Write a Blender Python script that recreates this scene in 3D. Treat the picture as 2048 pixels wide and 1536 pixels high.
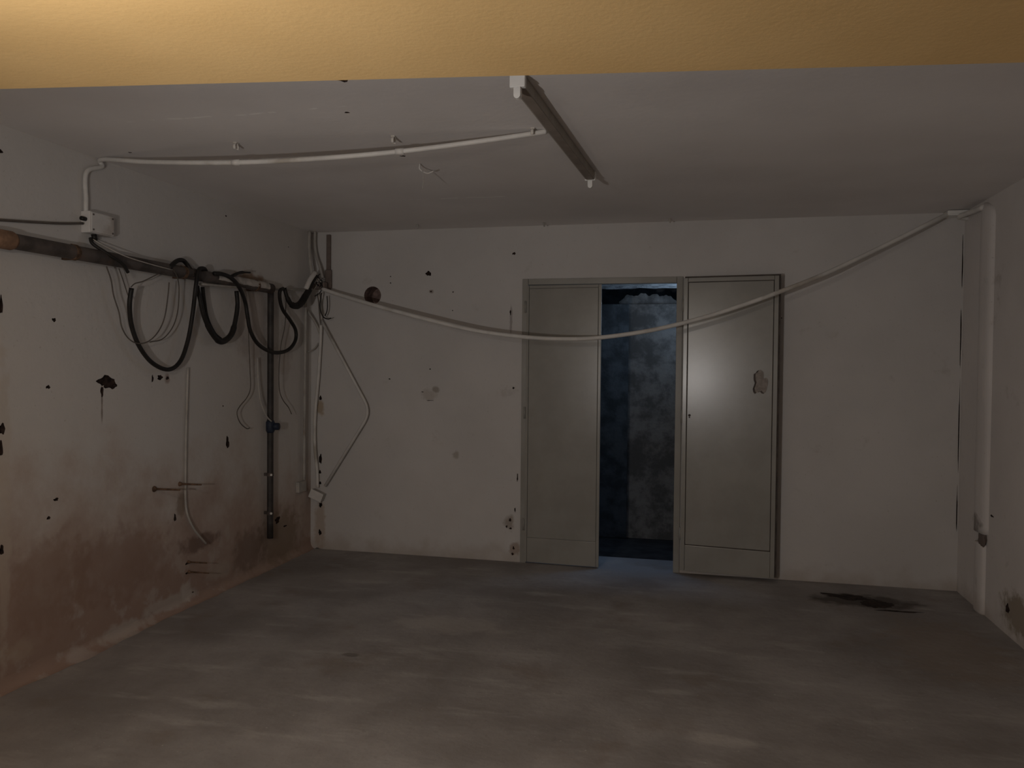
import bpy, bmesh, math, random
from mathutils import Vector, Matrix, noise
from math import radians as R

for o in list(bpy.data.objects):
    bpy.data.objects.remove(o, do_unlink=True)
scene = bpy.context.scene
C = scene.collection

# ------------------------------------------------------------------ camera
cam_d = bpy.data.cameras.new('camera')
cam_d.sensor_width = 36.0
cam_d.lens = 1601.8 / 2048 * 36.0
cam = bpy.data.objects.new('camera', cam_d)
C.objects.link(cam)
cr, cu, cf = Vector((0.97367, 0.22778, 0.00928)), Vector((-0.01424, 0.02013, 0.99970)), Vector((-0.22788, 0.97347, -0.02284))
cf.normalize(); cr = (cr - cf * cr.dot(cf)).normalized(); cu = cr.cross(cf)
cam.matrix_world = Matrix(((cr.x, cu.x, -cf.x, 0), (cr.y, cu.y, -cf.y, 0), (cr.z, cu.z, -cf.z, 1.5), (0, 0, 0, 1)))
cam_d.clip_start = 0.05
scene.camera = cam

# ------------------------------------------------------------------ world, lamps, exposure
w = bpy.data.worlds.new('world'); scene.world = w
w.use_nodes = True
w.node_tree.nodes['Background'].inputs[0].default_value = (0.35, 0.55, 0.9, 1)
w.node_tree.nodes['Background'].inputs[1].default_value = 0.02
vs = scene.view_settings
vs.view_transform = 'Standard'; vs.look = 'None'; vs.gamma = 1.0; vs.use_curve_mapping = False
vs.exposure = 0.0

def light(name, kind, loc, power, color, **kw):
    d = bpy.data.lights.new(name, kind); d.energy = power; d.color = color
    for k, v in kw.items(): setattr(d, k, v)
    o = bpy.data.objects.new(name, d); C.objects.link(o); o.location = loc
    return o
# hand torch held left of the viewer, pointed at the back wall
a = light('torch_light', 'SPOT', (-1.3, 0.35, 1.34), 84, (1.0, 0.955, 0.925), shadow_soft_size=0.03, spot_size=R(132), spot_blend=1.0)
a.rotation_euler = (Vector((-0.1, 5.9, 1.5)) - a.location).to_track_quat('-Z', 'Y').to_euler()
# unseen point lamp added to brighten the left end of the soffit
light('soffit_fill_light', 'POINT', (-1.3, 0.88, 2.0), 17.0, (1.0, 0.92, 0.82), shadow_soft_size=0.05)
# broad fill added behind the viewer for soft ambient light
a = light('rear_fill_light', 'AREA', (-0.9, -1.55, 1.25), 5, (1.0, 0.96, 0.93), shape='RECTANGLE', size=3.2, size_y=1.9)
a.rotation_euler = (R(90), 0, R(180))
# daylight dropping into the passage behind the doors
a = light('passage_daylight', 'AREA', (0.22, 6.55, 1.93), 4.2, (0.55, 0.75, 1.0), shape='RECTANGLE', size=0.3, size_y=0.5)
a.rotation_euler = (0, R(105), 0)
# and down the light slot just behind the lintel
a = light('slot_daylight', 'AREA', (-0.42, 6.175, 2.40), 5.5, (0.32, 0.58, 1.0), shape='RECTANGLE', size=0.40, size_y=0.09)

# ------------------------------------------------------------------ room measures
D, XL, XR, H = 5.945, -3.063, 1.718, 2.557       # back wall, left wall, right wall, ceiling height
YF = -1.6                                        # wall behind the viewer
DX0, DX1, DZ = -1.315, -0.125, 2.157             # doorway

# ------------------------------------------------------------------ mesh helpers
def link(name, me, mat=None, parent=None, smooth=False):
    o = bpy.data.objects.new(name, me); C.objects.link(o)
    if mat: me.materials.append(mat)
    if parent: o.parent = parent
    if smooth:
        for p in me.polygons: p.use_smooth = True
    return o
def from_bm(name, bm, mat=None, parent=None, smooth=False):
    bmesh.ops.recalc_face_normals(bm, faces=bm.faces)
    me = bpy.data.meshes.new(name); bm.to_mesh(me); bm.free()
    return link(name, me, mat, parent, smooth)
def bx(bm, x0, x1, y0, y1, z0, z1, bevel=0.0, mtx=None):
    r = bmesh.ops.create_cube(bm, size=1.0)
    vs_ = r['verts']
    for v in vs_:
        v.co = Vector(((x0 + x1) / 2 + v.co.x * (x1 - x0), (y0 + y1) / 2 + v.co.y * (y1 - y0), (z0 + z1) / 2 + v.co.z * (z1 - z0)))
    if bevel:
        es = list({e for v in vs_ for e in v.link_edges})
        rb = bmesh.ops.bevel(bm, geom=es, offset=bevel, segments=2, affect='EDGES', profile=0.6)
        vs_ = list({v for f in rb['faces'] for v in f.verts} | {v for v in vs_ if v.is_valid})
    if mtx:
        for v in vs_: v.co = mtx @ v.co
def box(name, x0, x1, y0, y1, z0, z1, mat, parent=None, bevel=0.0, mtx=None):
    bm = bmesh.new(); bx(bm, x0, x1, y0, y1, z0, z1, bevel, mtx)
    return from_bm(name, bm, mat, parent)
def smooth_path(pts, n=8):
    P = [Vector(p) for p in pts]
    if len(P) < 3 or n <= 1: return P
    Q = [P[0] * 2 - P[1]] + P + [P[-1] * 2 - P[-2]]
    out = []
    for i in range(1, len(Q) - 2):
        a_, b_, c_, d_ = Q[i - 1:i + 3]
        for k in range(n):
            t = k / n
            out.append(0.5 * ((2 * b_) + (c_ - a_) * t + (2 * a_ - 5 * b_ + 4 * c_ - d_) * t * t + (3 * b_ - a_ - 3 * c_ + d_) * t ** 3))
    out.append(P[-1]); return out
def round_path(pts, rad, n=5):
    P = [Vector(p) for p in pts]; out = [P[0]]
    for i in range(1, len(P) - 1):
        a_, b_ = (P[i - 1] - P[i]), (P[i + 1] - P[i])
        r = min(rad, a_.length * 0.48, b_.length * 0.48)
        s, e = P[i] + a_.normalized() * r, P[i] + b_.normalized() * r
        for k in range(n + 1):
            t = k / n
            out.append(s * (1 - t) ** 2 + P[i] * 2 * t * (1 - t) + e * t * t)
    out.append(P[-1]); return out
def sweep(bm, path, r, seg=10, flat=1.0, caps=True):
    P = path; n = len(P)
    T = [(P[min(i + 1, n - 1)] - P[max(i - 1, 0)]).normalized() for i in range(n)]
    up = Vector((0, 0, 1)) if abs(T[0].z) < 0.9 else Vector((1, 0, 0))
    N = (up - T[0] * up.dot(T[0])).normalized()
    rings = []
    for i in range(n):
        N = (N - T[i] * N.dot(T[i])).normalized(); Bn = T[i].cross(N)
        rr = r[min(int(i * len(r) / n), len(r) - 1)] if isinstance(r, (list, tuple)) else r
        rings.append([bm.verts.new(P[i] + (N * math.cos(2 * math.pi * k / seg) + Bn * math.sin(2 * math.pi * k / seg) * flat) * rr) for k in range(seg)])
    for i in range(n - 1):
        for k in range(seg):
            bm.faces.new((rings[i][k], rings[i][(k + 1) % seg], rings[i + 1][(k + 1) % seg], rings[i + 1][k]))
    if caps:
        bm.faces.new(rings[0][::-1]); bm.faces.new(rings[-1])
def tube(name, pts, r, mat, parent=None, n=8, seg=10, rnd=None):
    path = round_path(pts, rnd) if rnd else smooth_path(pts, n)
    bm = bmesh.new(); sweep(bm, path, r, seg)
    o = from_bm(name, bm, mat, parent, True)
    return o
def tag(o, label, cat, group=None):
    o['label'] = label; o['category'] = cat
    if group: o['group'] = group
    return o
def thing(name, label, cat, loc=(0, 0, 0), group=None):
    o = bpy.data.objects.new(name, None); C.objects.link(o); o.location = loc
    return tag(o, label, cat, group)
def adopt(part, root):
    """parent a world-built part under an Empty that stands at the thing's base"""
    part.parent = root
    part.matrix_parent_inverse = Matrix.Translation(-Vector(root.location))
    return part
def struct(o):
    o['kind'] = 'structure'; return o

# ------------------------------------------------------------------ material helpers
class NT:
    def __init__(s, name):
        s.m = bpy.data.materials.new(name); s.m.use_nodes = True
        s.t = s.m.node_tree; s.b = s.t.nodes['Principled BSDF']
        s.co = s.t.nodes.new('ShaderNodeTexCoord').outputs['Object']
    def n(s, kind, **kw):
        nd = s.t.nodes.new(kind)
        for k, v in kw.items():
            if k.startswith('_'): setattr(nd, k[1:], v)
            else: s.set(nd, k, v)
        return nd
    def set(s, nd, key, v):
        key = int(key[1:]) if key[0] == 'i' and key[1:].isdigit() else key.replace('__', ' ')
        sock = nd.inputs[key]
        if isinstance(v, bpy.types.NodeSocket): s.t.links.new(v, sock)
        else: sock.default_value = v
    def noise(s, scale, detail=5, rough=0.55, vec=None, stretch=None, loc=(0, 0, 0)):
        mp = s.n('ShaderNodeMapping'); s.t.links.new(vec or s.co, mp.inputs[0])
        if stretch: mp.inputs['Scale'].default_value = stretch
        mp.inputs['Location'].default_value = loc
        nd = s.n('ShaderNodeTexNoise', Scale=scale, Detail=detail, Roughness=rough)
        s.t.links.new(mp.outputs[0], nd.inputs['Vector']); return nd.outputs['Fac']
    def ramp(s, fac, lo, hi, a=0.0, b=1.0):
        nd = s.n('ShaderNodeMapRange', _interpolation_type='SMOOTHSTEP')
        s.t.links.new(fac, nd.inputs[0])
        for i, v in zip((1, 2, 3, 4), (lo, hi, a, b)): nd.inputs[i].default_value = v
        return nd.outputs[0]
    def math(s, op, a, b=0.0, c=0.0):
        nd = s.n('ShaderNodeMath', _operation=op)
        for i, v in enumerate((a, b, c)): s.set(nd, 'i%d' % i, v)
        return nd.outputs[0]
    def mix(s, fac, a, b):
        nd = s.n('ShaderNodeMix', _data_type='RGBA')
        for i, v in ((0, fac), (6, a), (7, b)):
            if isinstance(v, bpy.types.NodeSocket): s.t.links.new(v, nd.inputs[i])
            else: nd.inputs[i].default_value = (*v, 1) if isinstance(v, tuple) else v
        return nd.outputs[2]
    def xyz(s):
        nd = s.n('ShaderNodeSeparateXYZ'); s.t.links.new(s.co, nd.inputs[0]); return nd.outputs
    def blob(s, c, rad, warp=None):
        """0..1 soft spot of radius rad (x, y, z) round c, in metres"""
        mp = s.n('ShaderNodeVectorMath', _operation='SUBTRACT'); s.t.links.new(s.co, mp.inputs[0]); mp.inputs[1].default_value = c
        dv = s.n('ShaderNodeVectorMath', _operation='DIVIDE'); s.t.links.new(mp.outputs[0], dv.inputs[0]); dv.inputs[1].default_value = rad
        ln = s.n('ShaderNodeVectorMath', _operation='LENGTH'); s.t.links.new(dv.outputs[0], ln.inputs[0])
        d = ln.outputs['Value']
        if warp is not None: d = s.math('ADD', d, s.math('MULTIPLY_ADD', warp, 1.6, -0.8))
        return s.ramp(d, 1.15, 0.55)
    def done(s, col, rough=0.85, bump=None, dist=0.004, strength=0.6, spec=0.3, metal=0.0):
        s.set(s.b, 'Base__Color', col if isinstance(col, bpy.types.NodeSocket) else (*col, 1))
        s.set(s.b, 'Roughness', rough); s.set(s.b, 'Metallic', metal); s.b.inputs['Specular IOR Level'].default_value = spec
        if bump is not None:
            bp = s.n('ShaderNodeBump', Strength=strength, Distance=dist); s.t.links.new(bump, bp.inputs['Height'])
            s.t.links.new(bp.outputs[0], s.b.inputs['Normal'])
        return s.m
def plain(name, col, rough=0.6, var=0.12, scale=14, bump=0.0008, spec=0.3, metal=0.0, dirt=None):
    k = NT(name); nz = k.noise(scale)
    dark = tuple(c * (1 - var * 2) for c in col)
    c = k.mix(k.ramp(nz, 0.35, 0.65), dark, col)
    if dirt: c = k.mix(k.ramp(k.noise(scale * 0.35, loc=(3, 1, 7)), 0.55, 0.7), c, dirt)
    return k.done(c, rough, k.noise(scale * 4), bump, 0.5, spec, metal)

# painted plaster of the back and right walls
def wall_mat(name, base, spots=(), stain=(0.30, 0.25, 0.21), grime=0.25):
    k = NT(name); x, y, z = k.xyz()
    big, fine = k.noise(1.3), k.noise(22, 6)
    c = k.mix(k.ramp(big, 0.3, 0.7), tuple(v * 0.90 for v in base), base)
    c = k.mix(k.math('MULTIPLY', k.ramp(k.noise(70, 3), 0.66, 0.74), 0.35), c, stain)
    c = k.mix(k.math('MULTIPLY', k.ramp(k.noise(5, 6, 0.65), 0.62, 0.75), grime), c, stain)
    foot = k.math('ADD', z, k.math('MULTIPLY_ADD', k.noise(6), 0.35, -0.17))
    c = k.mix(k.ramp(foot, 0.16, -0.05, 0.0, 0.55), c, (0.34, 0.28, 0.23))
    wp = k.noise(16, 4)
    for cc, rr, col, f in spots:
        c = k.mix(k.math('MULTIPLY', k.blob(cc, rr, wp), f), c, col)
    return k.done(c, 0.88, k.math('ADD', k.math('MULTIPLY', big, 2.0), k.math('MULTIPLY', fine, 0.4)), 0.006, 0.55, 0.25)

WHITE = (0.60, 0.575, 0.555)
BROWN = (0.17, 0.105, 0.075)
M = {}
M['wall_back'] = wall_mat('painted_plaster_back', WHITE, [
    ([(-2.057,5.945,1.265)][0], (0.07, 0.3, 0.05), (0.40, 0.35, 0.31), 0.55),
    ([(-2.000,5.945,1.309)][0], (0.035, 0.3, 0.028), (0.26, 0.22, 0.18), 0.7),
    ([(-1.833,5.945,0.803)][0], (0.03, 0.3, 0.035), (0.30, 0.25, 0.2), 0.6),
    ([(-2.047,5.945,2.072)][0], (0.02, 0.3, 0.016), (0.25, 0.2, 0.17), 0.7),
    ([(-1.404,5.945,1.848)][0], (0.012, 0.3, 0.12), (0.28, 0.25, 0.24), 0.7),
    ([(-1.405,5.945,0.295)][0], (0.045, 0.3, 0.06), (0.25, 0.2, 0.16), 0.7),
    ([(-1.356,5.945,0.098)][0], (0.05, 0.3, 0.06), (0.28, 0.2, 0.15), 0.7),
    ([(-2.984,5.945,1.148)][0], (0.04, 0.3, 0.07), (0.36, 0.27, 0.18), 0.8),
    ([(-2.980,5.945,0.194)][0], (0.05, 0.3, 0.25), (0.36, 0.27, 0.20), 0.6),
    ([(0.517,5.945,2.017)][0], (0.02, 0.3, 0.05), (0.36, 0.32, 0.28), 0.5),
])
M['wall_right'] = wall_mat('painted_plaster_right', (0.68, 0.64, 0.615), [
    ([(1.718,4.889,0.157)][0], (0.3, 0.25, 0.12), (0.24, 0.19, 0.13), 0.8),
    ([(1.718,5.519,0.548)][0], (0.3, 0.12, 0.07), (0.22, 0.19, 0.17), 0.8),
], grime=0.35)
# left wall: white above, rising damp and soot-brown staining below
k = NT('damp_plaster_left'); x, y, z = k.xyz()
big, fine, med = k.noise(1.1), k.noise(24, 6), k.noise(4.5, 7, 0.62)
base = k.mix(k.ramp(big, 0.3, 0.7), (0.57, 0.54, 0.51), (0.61, 0.58, 0.555))
base = k.mix(k.math('MULTIPLY', k.ramp(k.noise(60, 3), 0.66, 0.74), 0.3), base, (0.3, 0.25, 0.2))
damp = k.math('ADD', z, k.math('ADD', k.math('MULTIPLY_ADD', med, 1.0, -0.5), k.math('MULTIPLY_ADD', big, 0.8, -0.4)))
damp = k.math('ADD', damp, k.ramp(y, 3.4, 5.6, 0.0, 0.28))
c = k.mix(k.ramp(damp, 1.25, 0.55, 0.0, 0.8), base, (0.47, 0.375, 0.32))
c = k.mix(k.ramp(damp, 1.05, 0.10, 0.0, 0.85), c, (0.32, 0.215, 0.17))
pale = k.math('MULTIPLY', k.ramp(k.noise(9, 6, loc=(4, 2, 0)), 0.55, 0.68), k.ramp(z, 0.6, 0.2))
c = k.mix(k.math('MULTIPLY', pale, 0.55), c, (0.47, 0.41, 0.37))
wp = k.noise(14, 5)
for cc, rr, col, f in [
    ([(-3.063,5.457,0.189)][0], (0.3, 0.34, 0.22), (0.23, 0.175, 0.12), 0.6),
    ([(-3.063,5.043,0.186)][0], (0.3, 0.25, 0.16), (0.19, 0.135, 0.11), 0.6),
    ([(-3.063,4.463,0.363)][0], (0.3, 0.22, 0.06), (0.15, 0.09, 0.07), 0.7),
    ([(-3.063,5.069,1.804)][0], (0.3, 0.25, 0.35), (0.42, 0.36, 0.33), 0.6),
    ([(-3.063,5.036,2.081)][0], (0.3, 0.22, 0.05), (0.27, 0.17, 0.10), 0.8),
    ([(-3.063,4.272,0.633)][0], (0.3, 0.05, 0.09), (0.25, 0.19, 0.14), 0.7),
    ([(-3.063,3.612,1.299)][0], (0.3, 0.009, 0.11), (0.16, 0.11, 0.09), 0.7),
    ([(-3.063,5.523,1.603)][0], (0.3, 0.12, 0.25), (0.42, 0.36, 0.32), 0.5),
    ([(-3.063,4.146,1.405)][0], (0.3, 0.03, 0.03), (0.28, 0.19, 0.15), 0.7),
    ([(-3.063,3.745,0.393)][0], (0.3, 0.45, 0.22), (0.27, 0.17, 0.13), 0.5),
    ([(-3.063,3.261,0.412)][0], (0.3, 0.3, 0.25), (0.28, 0.18, 0.135), 0.5),
    ([(-3.063,3.744,0.031)][0], (0.3, 0.22, 0.05), (0.47, 0.42, 0.38), 0.7),
    ([(-3.063,4.168,0.066)][0], (0.3, 0.28, 0.05), (0.48, 0.43, 0.39), 0.7),
    ([(-3.063,4.321,0.099)][0], (0.3, 0.06, 0.07), (0.52, 0.47, 0.43), 0.7),
    ([(-3.063,3.420,0.013)][0], (0.3, 0.10, 0.05), (0.45, 0.39, 0.36), 0.7),
    ([(-3.063,3.083,0.155)][0], (0.3, 0.12, 0.05), (0.42, 0.33, 0.26), 0.6),
    ([(-3.063,4.681,0.134)][0], (0.3, 0.15, 0.06), (0.42, 0.36, 0.31), 0.6),
    ([(-3.063,4.766,0.366)][0], (0.3, 0.04, 0.06), (0.46, 0.40, 0.36), 0.6),
    ([(-3.063,2.999,0.870)][0], (0.3, 0.04, 0.8), (0.52, 0.45, 0.38), 0.5),
]:
    c = k.mix(k.math('MULTIPLY', k.blob(cc, rr, wp), f), c, col)
M['wall_left'] = k.done(c, 0.88, k.math('ADD', k.math('MULTIPLY', big, 2.2), k.math('MULTIPLY', fine, 0.5)), 0.007, 0.6, 0.25)
# ceiling: white wash with scuffs and faint board lines
k = NT('whitewashed_ceiling'); x, y, z = k.xyz()
big = k.noise(1.2)
c = k.mix(k.ramp(big, 0.3, 0.7), (0.73, 0.695, 0.675), (0.80, 0.765, 0.745))
for yl, x0, x1, s in (([(-2.276,3.066,2.557)][0][1], -2.7, -1.2, 1.0), ([(-1.689,4.873,2.557)][0][1], -2.0, -0.9, 3.0), ([(-1.534,3.444,2.557)][0][1], -1.75, -1.45, 5.0)):
    dd = k.math('ABSOLUTE', k.math('SUBTRACT', y, k.math('MULTIPLY_ADD', k.noise(2.5, 3), 0.10, yl - 0.05)))
    ln = k.math('MULTIPLY', k.ramp(dd, 0.013, 0.003), k.math('MULTIPLY', k.ramp(x, x0, x0 + 0.1), k.ramp(x, x1, x1 - 0.1)))
    ln = k.math('MULTIPLY', ln, k.ramp(k.noise(3.2, 3, loc=(s, 0, 0), stretch=(2.5, 0.2, 1)), 0.50, 0.60))
    c = k.mix(k.math('MULTIPLY', ln, 0.8), c, (0.93, 0.91, 0.88))
M['ceiling'] = k.done(c, 0.9, k.math('ADD', k.math('MULTIPLY', big, 2.0), k.math('MULTIPLY', k.noise(30, 5), 0.3)), 0.006, 0.5, 0.2)
# ochre soffit
k = NT('ochre_soffit_paint')
c = k.mix(k.ramp(k.noise(2.2), 0.3, 0.7), (0.76, 0.505, 0.22), (0.82, 0.555, 0.25))
c = k.mix(k.ramp(k.noise(90, 3), 0.62, 0.75, 0, 0.25), c, (0.58, 0.39, 0.16))
M['soffit'] = k.done(c, 0.8, k.noise(60, 4), 0.002, 0.4, 0.25)
# worn cement floor with trowel sweeps
k = NT('cement_floor'); x, y, z = k.xyz()
n1 = k.noise(1.4, 6, 0.6); n2 = k.noise(3.0, 6, 0.62, stretch=(0.55, 1.8, 1), loc=(2, 5, 0)); n3 = k.noise(26, 6)
c = k.mix(k.ramp(n1, 0.32, 0.68), (0.235, 0.217, 0.208), (0.355, 0.335, 0.325))
c = k.mix(k.ramp(n2, 0.52, 0.72, 0.0, 0.55), c, (0.46, 0.44, 0.425))
c = k.mix(k.ramp(k.noise(2.2, 5, loc=(7, 1, 0)), 0.55, 0.72, 0.0, 0.6), c, (0.22, 0.185, 0.16))
c = k.mix(k.ramp(k.noise(55, 2), 0.70, 0.76, 0.0, 0.5), c, (0.6, 0.57, 0.53))
c = k.mix(k.ramp(n3, 0.55, 0.75, 0.0, 0.3), c, (0.2, 0.175, 0.155))
wp = k.noise(9, 5)
for cc, rr, col, f in [
    ([(1.060,5.522,0.000)][0], (0.36, 0.17, 1), (0.055, 0.042, 0.036), 0.8),
    ([(-0.441,5.894,0.000)][0], (0.33, 0.20, 1), (0.27, 0.265, 0.265), 0.8),
    ([(-1.035,4.831,0.000)][0], (0.35, 0.10, 1), (0.25, 0.23, 0.225), 0.6),
    ([(0.101,3.304,0.000)][0], (0.14, 0.06, 1), (0.46, 0.43, 0.41), 0.5),
    ([(-1.382,4.392,0.000)][0], (0.35, 0.16, 1), (0.44, 0.41, 0.385), 0.5),
    ([(-1.736,3.804,0.000)][0], (0.05, 0.03, 1), (0.12, 0.10, 0.09), 0.7),
    ([(1.326,4.681,0.000)][0], (0.35, 0.6, 1), (0.26, 0.215, 0.18), 0.6),
]:
    c = k.mix(k.math('MULTIPLY', k.blob(cc, rr, wp), f), c, col)
M['floor'] = k.done(c, 0.82, k.math('ADD', k.math('MULTIPLY', n1, 1.6), k.math('MULTIPLY', n3, 0.5)), 0.008, 0.6, 0.3)
M['cove'] = plain('mortar_cove', (0.37, 0.325, 0.295), 0.9, 0.18, 5, 0.006, dirt=(0.24, 0.18, 0.145))
M['brick'] = plain('raw_masonry_in_pits', (0.05, 0.030, 0.024), 0.95, 0.3, 40, 0.004)
M['hole'] = plain('raw_clay_hole', (0.30, 0.21, 0.185), 0.95, 0.2, 30, 0.004)
M['pvc'] = plain('white_plastic_conduit', (0.68, 0.655, 0.62), 0.5, 0.06, 9, 0.0004, dirt=(0.42, 0.38, 0.33))
M['pvc_dull'] = plain('dusty_grey_conduit', (0.45, 0.42, 0.385), 0.6, 0.10, 9, 0.0005, dirt=(0.27, 0.23, 0.2))
M['lampwhite'] = plain('white_lamp_enamel', (0.80, 0.79, 0.76), 0.45, 0.03, 8, 0.0002)
M['enamel'] = plain('cream_lamp_housing', (0.38, 0.345, 0.30), 0.55, 0.08, 8, 0.0004)
M['boxp'] = plain('white_junction_plastic', (0.68, 0.65, 0.62), 0.55, 0.06, 12, 0.0005, dirt=(0.45, 0.40, 0.36))
M['black'] = plain('black_cable_rubber', (0.018, 0.015, 0.013), 0.55, 0.2, 20, 0.0006, 0.35)
M['wire'] = plain('dull_grey_wire', (0.13, 0.11, 0.095), 0.6, 0.1, 20, 0.0003)
M['wirew'] = plain('pale_wire', (0.50, 0.46, 0.41), 0.55, 0.1, 20, 0.0003)
M['iron'] = plain('dark_iron_pipe', (0.105, 0.085, 0.075), 0.6, 0.25, 9, 0.0015, 0.4, 0.0, (0.16, 0.10, 0.075))
M['irondark'] = plain('blackened_iron_pipe', (0.055, 0.047, 0.043), 0.6, 0.25, 9, 0.001, 0.4)
M['rust'] = plain('rusty_iron', (0.16, 0.095, 0.06), 0.85, 0.3, 30, 0.001)
M['strip'] = plain('dull_brown', (0.19, 0.15, 0.13), 0.7, 0.12, 12, 0.0006)
M['batten_base'] = plain('brown_batten_strip', (0.27, 0.225, 0.19), 0.6, 0.1, 9, 0.0004)
M['tan'] = plain('tan_pipe_plug', (0.27, 0.16, 0.10), 0.8, 0.15, 25, 0.002)
M['blue'] = plain('blue_valve_plastic', (0.022, 0.030, 0.052), 0.55, 0.15, 20, 0.0006)
M['bright'] = plain('bright_zinc', (0.75, 0.74, 0.70), 0.3, 0.05, 20, 0.0002, 0.6)
M['plaster_lump'] = plain('pale_plaster_lump', (0.56, 0.52, 0.48), 0.92, 0.15, 20, 0.004)
M['dirt'] = plain('damp_dark_dirt', (0.045, 0.032, 0.027), 0.95, 0.3, 25, 0.006)
# door paint: grey green enamel, glossy, dulled by dust
k = NT('grey_door_enamel')
dn = k.noise(3.5, 6, 0.6)
c = k.mix(k.ramp(dn, 0.35, 0.65), (0.27, 0.258, 0.232), (0.305, 0.293, 0.265))
c = k.mix(k.ramp(k.noise(40, 4), 0.64, 0.74, 0, 0.3), c, (0.28, 0.24, 0.2))
M['door'] = k.done(c, 0.24, k.noise(25, 5), 0.00015, 0.3, 0.45)
M['doordark'] = plain('dark_door_edge', (0.11, 0.09, 0.078), 0.8, 0.2, 12, 0.0008)
M['peel'] = plain('bared_primer', (0.34, 0.30, 0.27), 0.8, 0.12, 30, 0.001)
# passage
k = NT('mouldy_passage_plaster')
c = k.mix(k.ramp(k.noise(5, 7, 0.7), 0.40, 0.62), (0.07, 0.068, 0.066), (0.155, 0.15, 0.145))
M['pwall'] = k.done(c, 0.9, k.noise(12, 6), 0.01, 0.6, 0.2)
M['pdark'] = plain('dark_passage_plaster', (0.10, 0.11, 0.12), 0.95, 0.25, 8, 0.008)  # darker plaster for the left, far and end walls
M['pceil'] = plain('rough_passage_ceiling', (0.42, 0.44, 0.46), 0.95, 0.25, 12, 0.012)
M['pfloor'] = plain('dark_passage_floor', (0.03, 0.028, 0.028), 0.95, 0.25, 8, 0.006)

# ------------------------------------------------------------------ pits knocked into the plaster (cut for real)
def pit_bm(center, u, v, nrm, pu, pv, depth, seed, seg=18, rough=0.35, mat_slots=True):
    rnd = random.Random(seed); bm = bmesh.new()
    ph = [rnd.uniform(0, 6.28) for _ in range(4)]
    outer, inner = [], []
    for i in range(seg):
        t = 2 * math.pi * i / seg
        q = 1 + rough * (0.5 * math.sin(2 * t + ph[0]) * 0.5 + 0.4 * math.sin(3 * t + ph[1]) + 0.35 * math.sin(5 * t + ph[2]) + rnd.uniform(-0.3, 0.3))
        outer.append(bm.verts.new(center + (u * math.cos(t) * pu + v * math.sin(t) * pv) * q + nrm * 0.03))
        inner.append(bm.verts.new(center + (u * math.cos(t) * pu + v * math.sin(t) * pv) * q * (0.8 if rough else 1.0) - nrm * depth))
    for i in range(seg):
        j = (i + 1) % seg
        bm.faces.new((outer[i], outer[j], inner[j], inner[i]))
    bm.faces.new(outer[::-1]); bm.faces.new(inner)
    return bm
def carve(wall, cutters):
    """boolean the cutters out of the wall; pit faces keep the cutters' material"""
    for c_ in cutters:
        md = wall.modifiers.new('pit', 'BOOLEAN'); md.operation = 'DIFFERENCE'; md.solver = 'EXACT'; md.object = c_
        md.material_mode = 'TRANSFER'; md.use_self = True
    dg = bpy.context.evaluated_depsgraph_get()
    me = bpy.data.meshes.new_from_object(wall.evaluated_get(dg))
    wall.modifiers.clear(); wall.data = me
    for c_ in cutters: bpy.data.objects.remove(c_, do_unlink=True)
def cutter(bm, mat):
    return from_bm('cutter', bm, mat)
def merged(specs, u, v, nrm, mat):
    bm = bmesh.new()
    for i, (c_, pu, pv, dp) in enumerate(specs):
        b2 = pit_bm(Vector(c_), u, v, nrm, pu, pv, dp, 11 + i * 7)
        me = bpy.data.meshes.new('tmp'); b2.to_mesh(me); b2.free(); bm.from_mesh(me); bpy.data.meshes.remove(me)
    return cutter(bm, mat)
EX, EY, EZ = Vector((1, 0, 0)), Vector((0, 1, 0)), Vector((0, 0, 1))

# ------------------------------------------------------------------ structure
floor = struct(box('floor', XL - 0.2, XR + 0.2, YF - 0.2, 6.30, -0.15, 0.0, M['floor']))
ceiling = struct(box('ceiling', XL - 0.2, XR + 0.2, YF - 0.2, D + 0.17, H, H + 0.15, M['ceiling']))
wall_left = struct(box('wall_left', XL - 0.2, XL, YF - 0.2, D + 0.17, 0.0, H, M['wall_left']))
wall_right = struct(box('wall_right', XR, XR + 0.2, YF - 0.2, D + 0.17, 0.0, H, M['wall_right']))
wall_front = struct(box('wall_front', XL, XR, YF - 0.2, YF, 0.0, H, M['wall_right']))
wall_back = struct(box('wall_back', XL, XR, D, D + 0.17, 0.0, H, M['wall_back']))
# the low ochre soffit over the viewer, its far edge skewed to the back wall
e0, e1 = Vector((-2.016, 1.968, 0)), Vector((0.809, 2.346, 0))
sl = (e1.y - e0.y) / (e1.x - e0.x)
bm = bmesh.new()
ring = [(XL, YF), (XR, YF), (XR, e0.y + sl * (XR - e0.x)), (XL, e0.y + sl * (XL - e0.x))]
lo = [bm.verts.new((x_, y_, 2.30)) for x_, y_ in ring]; hi = [bm.verts.new((x_, y_, H)) for x_, y_ in ring]
bm.faces.new(lo[::-1]); bm.faces.new(hi)
for i in range(4): bm.faces.new((lo[i], lo[(i + 1) % 4], hi[(i + 1) % 4], hi[i]))
soffit = struct(from_bm('ceiling_soffit', bm, M['soffit']))

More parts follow.
